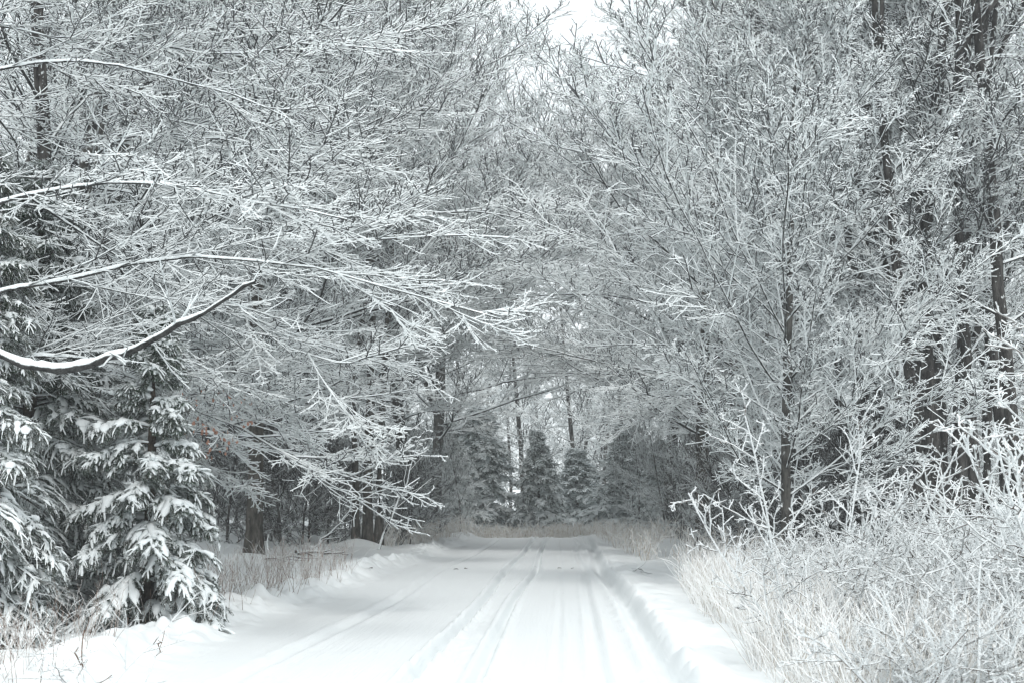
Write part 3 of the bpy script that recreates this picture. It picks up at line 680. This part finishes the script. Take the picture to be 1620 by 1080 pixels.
def fallen(name, label, cat, pts, r0, r1, seed, m=M_limb, twigs=0, group=None):
    rng = np.random.default_rng(seed); pts = [np.array(p, float) for p in pts]
    base = pts[0].copy(); P, R = local_limbs([(pts, r0, r1)], base, rng)
    if twigs:
        S2 = spawn((P, R), twigs, 0.1, 1.0, 0.8, 0.2, 0.4, 0.4, 5, rng, 0.5, 0.2, 0.12, 0.6, r1, 0.6)
        t = thing(name, label, cat, tuple(base), 0, group)
        A = Acc(); A.add(*tubes(P, R, 7)); obj('bough', A.mesh('bough', m, True), t)
        A = Acc(); A.tubes(S2, 4); obj('side_twigs', A.mesh('side_twigs', m), t)
    else:
        A = Acc(); A.add(*tubes(P, R, 7)); o = obj(name, A.mesh(name, m, True), None, tuple(base)); o['label'] = label; o['category'] = cat
        if group: o['group'] = group
def G(px, y, dz=0.0):
    x = pos(px, y); return (x, y, gh(x, y) + dz)
fallen('fallen_bough', 'fallen snowy bough lying between the mossy trunk and the three stemmed beech', 'bough', [G(470, 38, .06), G(510, 38.5, .1), G(545, 39, .08)], 0.07, 0.03, 1, twigs=7)
fallen('fallen_bough', 'dark leaning broken bough left of the three stemmed beech', 'bough', [G(500, 42, .05), G(530, 42, .6), G(556, 42.5, 1.2)], 0.05, 0.02, 2, twigs=8)
fallen('fallen_bough', 'twiggy fallen bough resting at the foot of the mossy trunk', 'bough', [G(420, 34, .06), G(450, 34.5, .12), G(480, 36, .05)], 0.04, 0.015, 3, twigs=9)
fallen('leaning_sapling', 'thin dark bare sapling leaning right of the three stemmed beech', 'sapling', [G(601, 43, 0), G(625, 43.5, 1.2), G(642, 44, 2.0), G(664, 44.5, 3.3)], 0.045, 0.015, 4, twigs=9)
fallen('snapped_twig', 'small dark twig lying on the snow right of the road', 'twig', [G(1000, 30, .03), G(1012, 30.3, .05), G(1026, 29.8, .02)], 0.010, 0.005, 5, twigs=6)
fallen('weed_stalk', 'single dark weed stalk poking from the snow in the lower left', 'weed', [G(140, 10.8, -.05), G(132, 10.8, .18), G(128, 10.8, .42)], 0.009, 0.006, 6, m=M_weed, twigs=5)
fallen('weed_stalk', 'short dark stalk beside the lumpy left snow bank', 'weed', [G(250, 13.2, -.05), G(258, 13.2, .15), G(262, 13.1, .3)], 0.008, 0.004, 7, m=M_weed, twigs=4)
# leaf scraps blown on the road snow: each one its own little curled leaf
leafme = mesh_from('leaf_scrap', [(-.05, 0, 0), (-.02, .03, .012), (.03, .028, .02), (.06, 0, .006), (.03, -.025, .014), (-.02, -.03, .006)], [[0, 1, 4, 5], [1, 2, 3, 4]], M_litter)
for i, (px, y, wh) in enumerate([(722, 33, 'on the packed road left of the tracks'), (738, 33.4, 'right beside another on the left side of the road'), (847, 34.5, 'in the middle of the road'), (885, 34, 'by the right wheel tracks'), (905, 33.6, 'closest to the right rut'), (588, 30, 'on the left snow verge')]):
    o = obj('fallen_leaf', leafme, None, G(px, y, 0.012)); o.rotation_euler = (0.1, 0.1, i * 1.1); o.scale = (1.2, 1.2, 1.2)
    o['label'] = 'dark leaf scrap ' + wh; o['category'] = 'leaf'; o['group'] = 'leaf scraps on the snow'

# ------------------------------------------------------------------ frosty air
v, q = [], [[0, 1, 2, 3], [4, 7, 6, 5], [0, 4, 5, 1], [1, 5, 6, 2], [2, 6, 7, 3], [3, 7, 4, 0]]
for z in (-3.0, 48.0):
    for x, y in ((-405, -305), (-405, 505), (405, 505), (405, -305)): v.append((x, y, z))
hm = bpy.data.materials.new('haze'); hm.use_nodes = True; hn = hm.node_tree; hn.nodes.clear()
ho = hn.nodes.new('ShaderNodeOutputMaterial'); pv = hn.nodes.new('ShaderNodeVolumePrincipled')
pv.inputs['Color'].default_value = (0.95, 0.97, 0.975, 1); pv.inputs['Density'].default_value = 0.0013; pv.inputs['Anisotropy'].default_value = 0.3
hn.links.new(pv.outputs[0], ho.inputs['Volume'])
hz = obj('haze', mesh_from('haze', v, q, hm)); hz['kind'] = 'stuff'; hz['label'] = 'thin frosty haze between the trees'
cy.volume_bounces = 1
